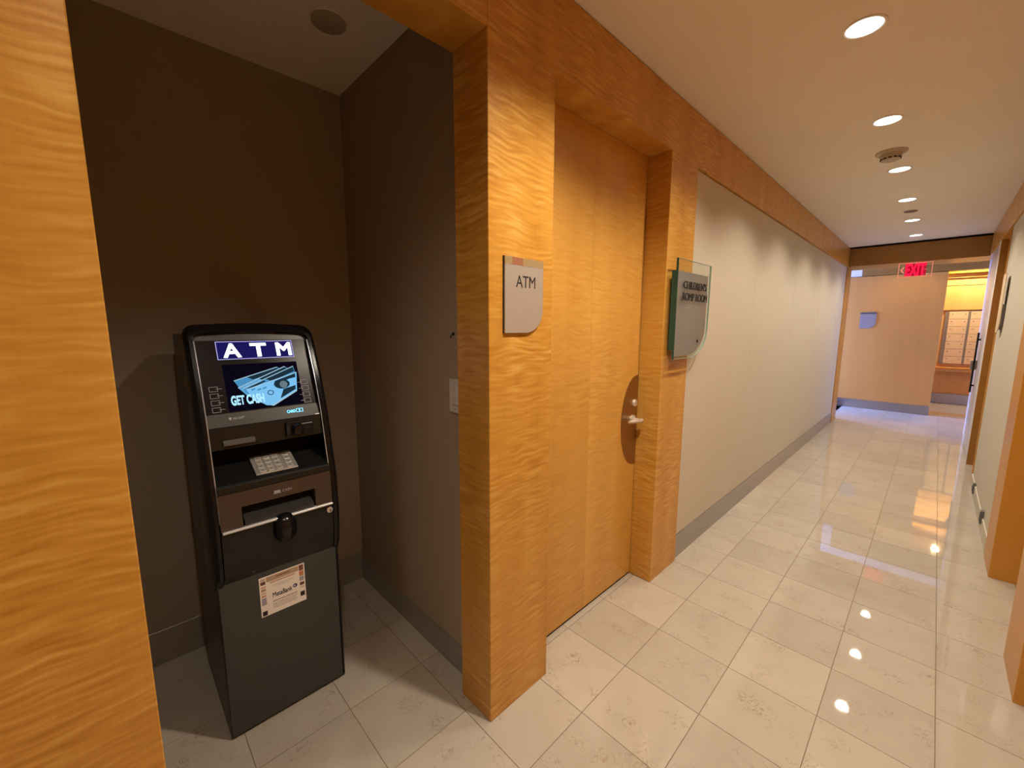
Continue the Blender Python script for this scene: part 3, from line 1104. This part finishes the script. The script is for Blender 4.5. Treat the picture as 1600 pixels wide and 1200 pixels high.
def outline_box(name, a0, a1, b0, b1, w, c, mat, parent, F=FA, th=.0005):
    m = MB()
    o_ = [F(a0, b0, c), F(a1, b0, c), F(a1, b1, c), F(a0, b1, c)]
    i_ = [F(a0 + w, b0 + w, c), F(a1 - w, b0 + w, c), F(a1 - w, b1 - w, c), F(a0 + w, b1 - w, c)]
    m.ring(o_, i_, F.n * th)
    return m.build(name, mat, parent)


# the lit ATM title
MB().poly(rect(FA, da(-.869), da(-.634), db(1.303), db(1.361), .0001), FA.n * .0005).build('title_field', M['e_blue'], disp)
outline_box('title_border', da(-.870), da(-.633), db(1.302), db(1.362), .0018, .0003, M['e_border'], disp)
for ch_, y0, y1 in (('A', -.850, -.802), ('T', -.768, -.722), ('M', -.687, -.641)):
    text('title_letter', ch_, FA, da(y0), da(y1), db(1.310), db(1.353), .0007, M['e_white'], disp, .0003, .045)
# screen picture: a fan of bank notes
MB().poly(rect(FA, da(-.862), da(-.630), db(1.134), db(1.285), .0001), FA.n * .0003).build('screen', M['e_glow'], disp)


def scr(name, pts, c, mat):
    return MB().poly([FA(da(y), db(z), c) for y, z in pts], FA.n * .00012).build(name, mat, disp)


scr('bank_note', [(-.8359, 1.232), (-.6985, 1.2691), (-.6618, 1.2452), (-.8187, 1.1985)], .0005, M['e_note1'])
scr('note_edge', [(-.8359, 1.2320), (-.6985, 1.2691), (-.6960, 1.2675), (-.8345, 1.2298)], .0008, M['e_pale'])
scr('note_edge', [(-.8274, 1.2081), (-.6736, 1.2697), (-.6715, 1.2680), (-.8260, 1.2060)], .0012, M['e_pale'])
scr('note_edge', [(-.8140, 1.2039), (-.6440, 1.2688), (-.6438, 1.2665), (-.8125, 1.2018)], .0016, M['e_pale'])
scr('note_edge', [(-.8047, 1.2000), (-.6361, 1.2465), (-.6364, 1.2443), (-.8035, 1.1980)], .0020, M['e_pale'])
scr('note_band', [(-.795, 1.2400), (-.6985, 1.2660), (-.680, 1.2560), (-.780, 1.2310)], .0007, M['e_dark'])
scr('bank_note', [(-.8274, 1.2081), (-.6736, 1.2697), (-.6411, 1.2437), (-.8016, 1.1764)], .0009, M['e_note2'])
scr('note_band', [(-.760, 1.2320), (-.6736, 1.2665), (-.655, 1.2560), (-.742, 1.2220)], .0011, M['e_dark'])
scr('bank_note', [(-.814, 1.2039), (-.644, 1.2688), (-.639, 1.2308), (-.788, 1.1632)], .0013, M['e_note1'])
scr('note_band', [(-.740, 1.2290), (-.646, 1.2650), (-.643, 1.2500), (-.722, 1.2200)], .0015, M['e_dark'])
scr('note_band', [(-.800, 1.2040), (-.746, 1.2250), (-.742, 1.2210), (-.796, 1.1990)], .0015, M['e_dark'])
scr('bank_note', [(-.8047, 1.2000), (-.6361, 1.2465), (-.6463, 1.181), (-.7299, 1.139), (-.7515, 1.1411), (-.792, 1.172)], .0017, M['e_sky'])
scr('note_band', [(-.716, 1.2190), (-.642, 1.2420), (-.643, 1.2280), (-.665, 1.2240), (-.700, 1.2120)], .0019, M['e_dark'])
scr('note_band', [(-.690, 1.190), (-.648, 1.200), (-.650, 1.186), (-.705, 1.1590)], .0019, M['e_dark'])
scr('note_edge', [(-.6463, 1.1840), (-.6463, 1.1790), (-.7299, 1.1370), (-.7420, 1.1400), (-.7280, 1.1430)], .0021, M['e_pale'])
ov = [(-.692 + .026 * math.cos(2 * math.pi * k / 18), 1.208 + .0165 * math.sin(2 * math.pi * k / 18)) for k in range(18)]
scr('portrait_oval', ov, .0023, M['e_dark'])
ov = [(-.687 + .013 * math.cos(2 * math.pi * k / 14), 1.206 + .0125 * math.sin(2 * math.pi * k / 14)) for k in range(14)]
scr('portrait_face', ov, .0025, emis('screen_grey_blue', (.20, .30, .36), .6))
oo = [FA(da(-.7325 + .010 * math.cos(2 * math.pi * k / 16)), db(1.182 + .0085 * math.sin(2 * math.pi * k / 16)), .0021) for k in range(16)]
ii = [FA(da(-.7325 + .0075 * math.cos(2 * math.pi * k / 16)), db(1.182 + .006 * math.sin(2 * math.pi * k / 16)), .0021) for k in range(16)]
MB().ring(oo, ii, FA.n * .0002).build('note_seal', M['e_dark'], disp)
for y, z in ((-.790, 1.1985), (-.772, 1.1965), (-.755, 1.2000)):
    scr('note_print', [(y, z), (y + .012, z + .0035), (y + .0125, z - .0015), (y + .0005, z - .005)], .0021, M['e_note1'])
text('screen_caption', 'GET CASH', FA, da(-.852), da(-.756), db(1.153), db(1.181), .0026, emis('screen_caption', (.40, .72, 1.0), 1.1), disp, .0002, .05)
text('card_caption', 'CARD', FA, da(-.692), da(-.665), db(1.107), db(1.116), .0008, M['e_card'], disp, .0002, .04)
outline_box('card_symbol', da(-.662), da(-.639), db(1.106), db(1.1185), .0014, .0008, M['e_card'], disp)
scr('card_symbol', [(-.653, 1.109), (-.649, 1.109), (-.649, 1.116), (-.653, 1.116)], .0009, M['e_card'])
text('receipt_caption', 'RECEIPT', FA, da(-.855), da(-.823), db(1.1085), db(1.1150), .0008, M['print_grey'], disp, .0001)
scr('receipt_symbol', [(-.868, 1.116), (-.859, 1.116), (-.862, 1.108), (-.865, 1.108)], .0008, M['print_grey'])
# soft keys
for k in range(4):
    z = 1.2015 - k * .0218
    for y0, y1, l0, l1 in ((-.9075, -.8835, -.889, -.872), (-.6285, -.6045, -.640, -.623)):
        q = outline_box('soft_key', da(y0), da(y1), db(z), db(z + .0155), .0013, .0002, M['print_key'], disp)
        MB().poly(rect(FA, da(l0), da(l1), db(z + .0072), db(z + .0084), .0003), FA.n * .0004).build('key_line', M['print_key'], q)

# card / receipt panel
MB().poly([(-.615, YL, 1.0875), (-.6005, YL, 1.0875), (-.592, YL, 1.018), (-.640, YL, 1.018)], (0, YRr - YL, 0), .0006, 1).build('reader_panel', M['apron'], atm)
MB().poly(rect(FA, da(-.600), da(YRr) - .002, db(1.0895), db(1.0925), .0006), FA.n * .0012).build('panel_glint', M['silver'], disp)
rs = MB()
rs.poly([(-.598, -.893, 1.047), (-.582, -.893, 1.043), (-.584, -.893, 1.030), (-.597, -.893, 1.028)], (0, .090, 0), .0015, 2)
rs.build('receipt_slot', M['greyplastic'], atm)
cr_ = MB()
cr_.box(-.602, -.584, -.707, -.617, 1.028, 1.078, .002)
cr_ = cr_.build('card_reader', M['black_matte'], atm)
MB().lathe([(.019, 0), (.019, .018), (.014, .026), (.006, .028)], (-.590, -.672, 1.052), (1, 0, -.1), 24).build('card_guide', M['black'], cr_, True)
MB().box(-.585, -.5835, -.652, -.620, 1.0495, 1.0545).build('card_slit', M['ink'], cr_)
MB().box(-.585, -.583, -.655, -.620, 1.0665, 1.0690).build('card_mark', M['print_grey'], cr_)
MB().box(-.585, -.5835, -.705, -.695, 1.034, 1.070).build('card_window', M['ink'], cr_)

# keypad tray
tr = MB()
tr.poly([(-.720, YL, 1.018), (-.720, YL, .90), (-.552, YL, .86), (-.5485, YL, .909), (-.665, YL, .957), (-.690, YL, 1.0)], (0, YRr - YL, 0), .001, 1)
tr.build('keypad_tray', M['black_matte'], atm)
MB().poly([(-.556, YL, .9095), (-.5405, YL, .9075), (-.5380, YL, .886), (-.552, YL, .880)], (0, YRr - YL, 0), .0012, 1).build('tray_lip', M['apron'], atm)
FK = Frame((-.6115, -.748, .9352), (0, 1, 0), (-.1165, 0, .048))
kp = MB().poly(rect(FK, -.066, .066, -.052, .052, .0), FK.n * .006, .002, 2).build('keypad', M['keypad'], atm)
kproto = None
for r_ in range(4):
    for c_ in range(4):
        a0 = -.054 + c_ * .0262 + (.007 if c_ == 3 else 0)
        b0 = .022 - r_ * .0225
        MB().poly(rect(FK, a0, a0 + .0205, b0, b0 + .0165, .006), FK.n * .0032, .0012, 1).build('key', M['key'], kp)
        MB().poly(rect(FK, a0 + .006, a0 + .0145, b0 + .007, b0 + .0105, .0092), FK.n * .0002).build('key_print', M['greyplastic'], kp)

# cash panel with dispenser slot
cp = MB()
cw = [(YL, -.868), (-.640, YRr)]
for y0, y1 in cw:
    cp.poly([(-.60, y0, .884), (-.541, y0, .884), (-.5355, y0, .766), (-.60, y0, .766)], (0, y1 - y0, 0))
cp.poly([(-.60, -.868, .884), (-.541, -.868, .884), (-.5386, -.868, .832), (-.60, -.868, .832)], (0, .228, 0))
cp = cp.build('cash_panel', M['cash_brown'], atm)
MB().box(-.612, -.595, -.868, -.640, .766, .832).build('dispenser_back', M['ink'], atm)
MB().poly([(-.595, -.862, .818), (-.590, -.862, .820), (-.5375, -.862, .777), (-.5375, -.862, .7665), (-.595, -.862, .7665)], (0, .216, 0), .001, 1).build('dispenser_gate', plain('smoked_gate', (.03, .03, .03), .2), atm)
FC = Frame((-.5399, 0, .855), (0, 1, 0), (-.0055, 0, .118))
text('cash_caption', 'CASH', FC, -.745, -.716, -.006, .003, .0003, M['print_grey'], cp, .0002)
MB().poly(rect(FC, -.771, -.752, -.0035, .004, .0003), FC.n * .0003).build('cash_symbol', M['print_grey'], cp)
MB().poly(rect(FC, -.773, -.750, -.0070, -.0045, .0003), FC.n * .0003).build('cash_symbol', M['print_grey'], cp)
MB().box(-.545, -.526, YL + .002, YRr - .001, .7575, .7655, .002).build('silver_bar', M['silver'], atm)
# apron
ap = []
for z in (.757, .72, .66, .60, .575, .555, .537):
    ap.append((prof(z) - .002, z))
ap += [(-.62, .537), (-.62, .757)]
MB().poly([(x, YL, z) for x, z in ap], (0, YRr - YL, 0)).build('apron', M['apron'], atm, True)
# round glossy finger nose
t = bmesh.new()
n1, n2 = 16, 20
grid = []
for i in range(n1 + 1):
    v = -1 + 2 * i / n1
    z = .7225 - .0535 * v
    w = (1 - abs(v) ** 2.6) ** .5
    grid.append([t.verts.new((-.540 + .040 * w * math.sin(math.pi * k / n2) ** .8, -.747 - .0365 * w * math.cos(math.pi * k / n2), z)) for k in range(n2 + 1)])
for a, c in zip(grid, grid[1:]):
    for k in range(n2):
        try:
            t.faces.new((a[k], a[k + 1], c[k + 1], c[k]))
        except ValueError:
            pass
bmesh.ops.recalc_face_normals(t, faces=t.faces)
mb = MB()
mb.merge(t)
mb.build('camera_dome', M['black'], atm, True)
lk2 = MB().lathe([(.011, 0), (.011, .004), (.008, .006)], (-.536, -.594, .737), (1, 0, 0), 20).build('lock', M['chrome'], atm, True)
MB().box(-.5302, -.5290, -.5955, -.5925, .731, .743).build('keyway', M['ink'], lk2)

# ---- paper notice on the safe door
FP = Frame((-.5650, 0, 0), (0, 1, 0), (0, 0, 1))
nt_ = empty('paper_notice', (-.564, -.761, .404), 'white bank notice taped on the front of the cash machine', 'notice')
MB().poly(rect(FP, -.834, -.687, .404, .551, .0003), FP.n * .0006).build('sheet', M['paper'], nt_)


def pr(name, a0, a1, b0, b1, m):
    return MB().poly(rect(FP, a0, a1, b0, b1, .0009), FP.n * .0001).build(name, M[m], nt_)


pr('printed_band', -.812, -.708, .528, .547, 'p_tan')
pr('printed_band', -.800, -.720, .519, .526, 'p_pink')
for k, (w0, w1) in enumerate(((-.795, -.722), (-.790, -.728), (-.780, -.740))):
    pr('printed_line', w0, w1, .510 - k * .0045, .5115 - k * .0045, 'p_grey')
MB().poly(rect(FP, -.781, -.737, .537, .5405, .0011), FP.n * .0001).build('printed_heading', M['p_brown'], nt_)
text('printed_name', 'MetaBank', FP, -.795, -.732, .464, .481, .0009, M['ink'], nt_, .0001, .03)
lg = [FP(-.722 + .0075 * math.cos(2 * math.pi * k / 20), .4765 + .0075 * math.sin(2 * math.pi * k / 20), .0009) for k in range(20)]
MB().poly(lg, FP.n * .0001).build('printed_logo', M['p_blue'], nt_)
lg = [FP(-.7235 + .0028 * math.cos(2 * math.pi * k / 12), .4765 + .0028 * math.sin(2 * math.pi * k / 12), .0011) for k in range(12)]
MB().poly(lg, FP.n * .0001).build('printed_logo', M['paper'], nt_)
pr('printed_line', -.796, -.716, .4475, .450, 'p_brown')
for k in range(5):
    pr('printed_line', -.796, -.716 - .003 * (k % 3), .440 - k * .0046, .4422 - k * .0046, 'p_grey')
for b0, b1, m in ((.537, .546, 'p_grey'), (.523, .535, 'p_maroon'), (.512, .516, 'p_orange'), (.498, .508, 'p_tan'), (.488, .493, 'p_pink'), (.478, .483, 'p_orange'), (.447, .474, 'p_lilac'), (.407, .424, 'ink')):
    pr('printed_stamp', -.830, -.815, b0, b1, m)
for b0, b1, m in ((.525, .547, 'p_brown'), (.505, .523, 'p_orange'), (.485, .503, 'p_lilac'), (.468, .480, 'p_maroon'), (.458, .463, 'p_pink'), (.425, .443, 'ink')):
    pr('printed_stamp', -.706, -.691, b0, b1, m)
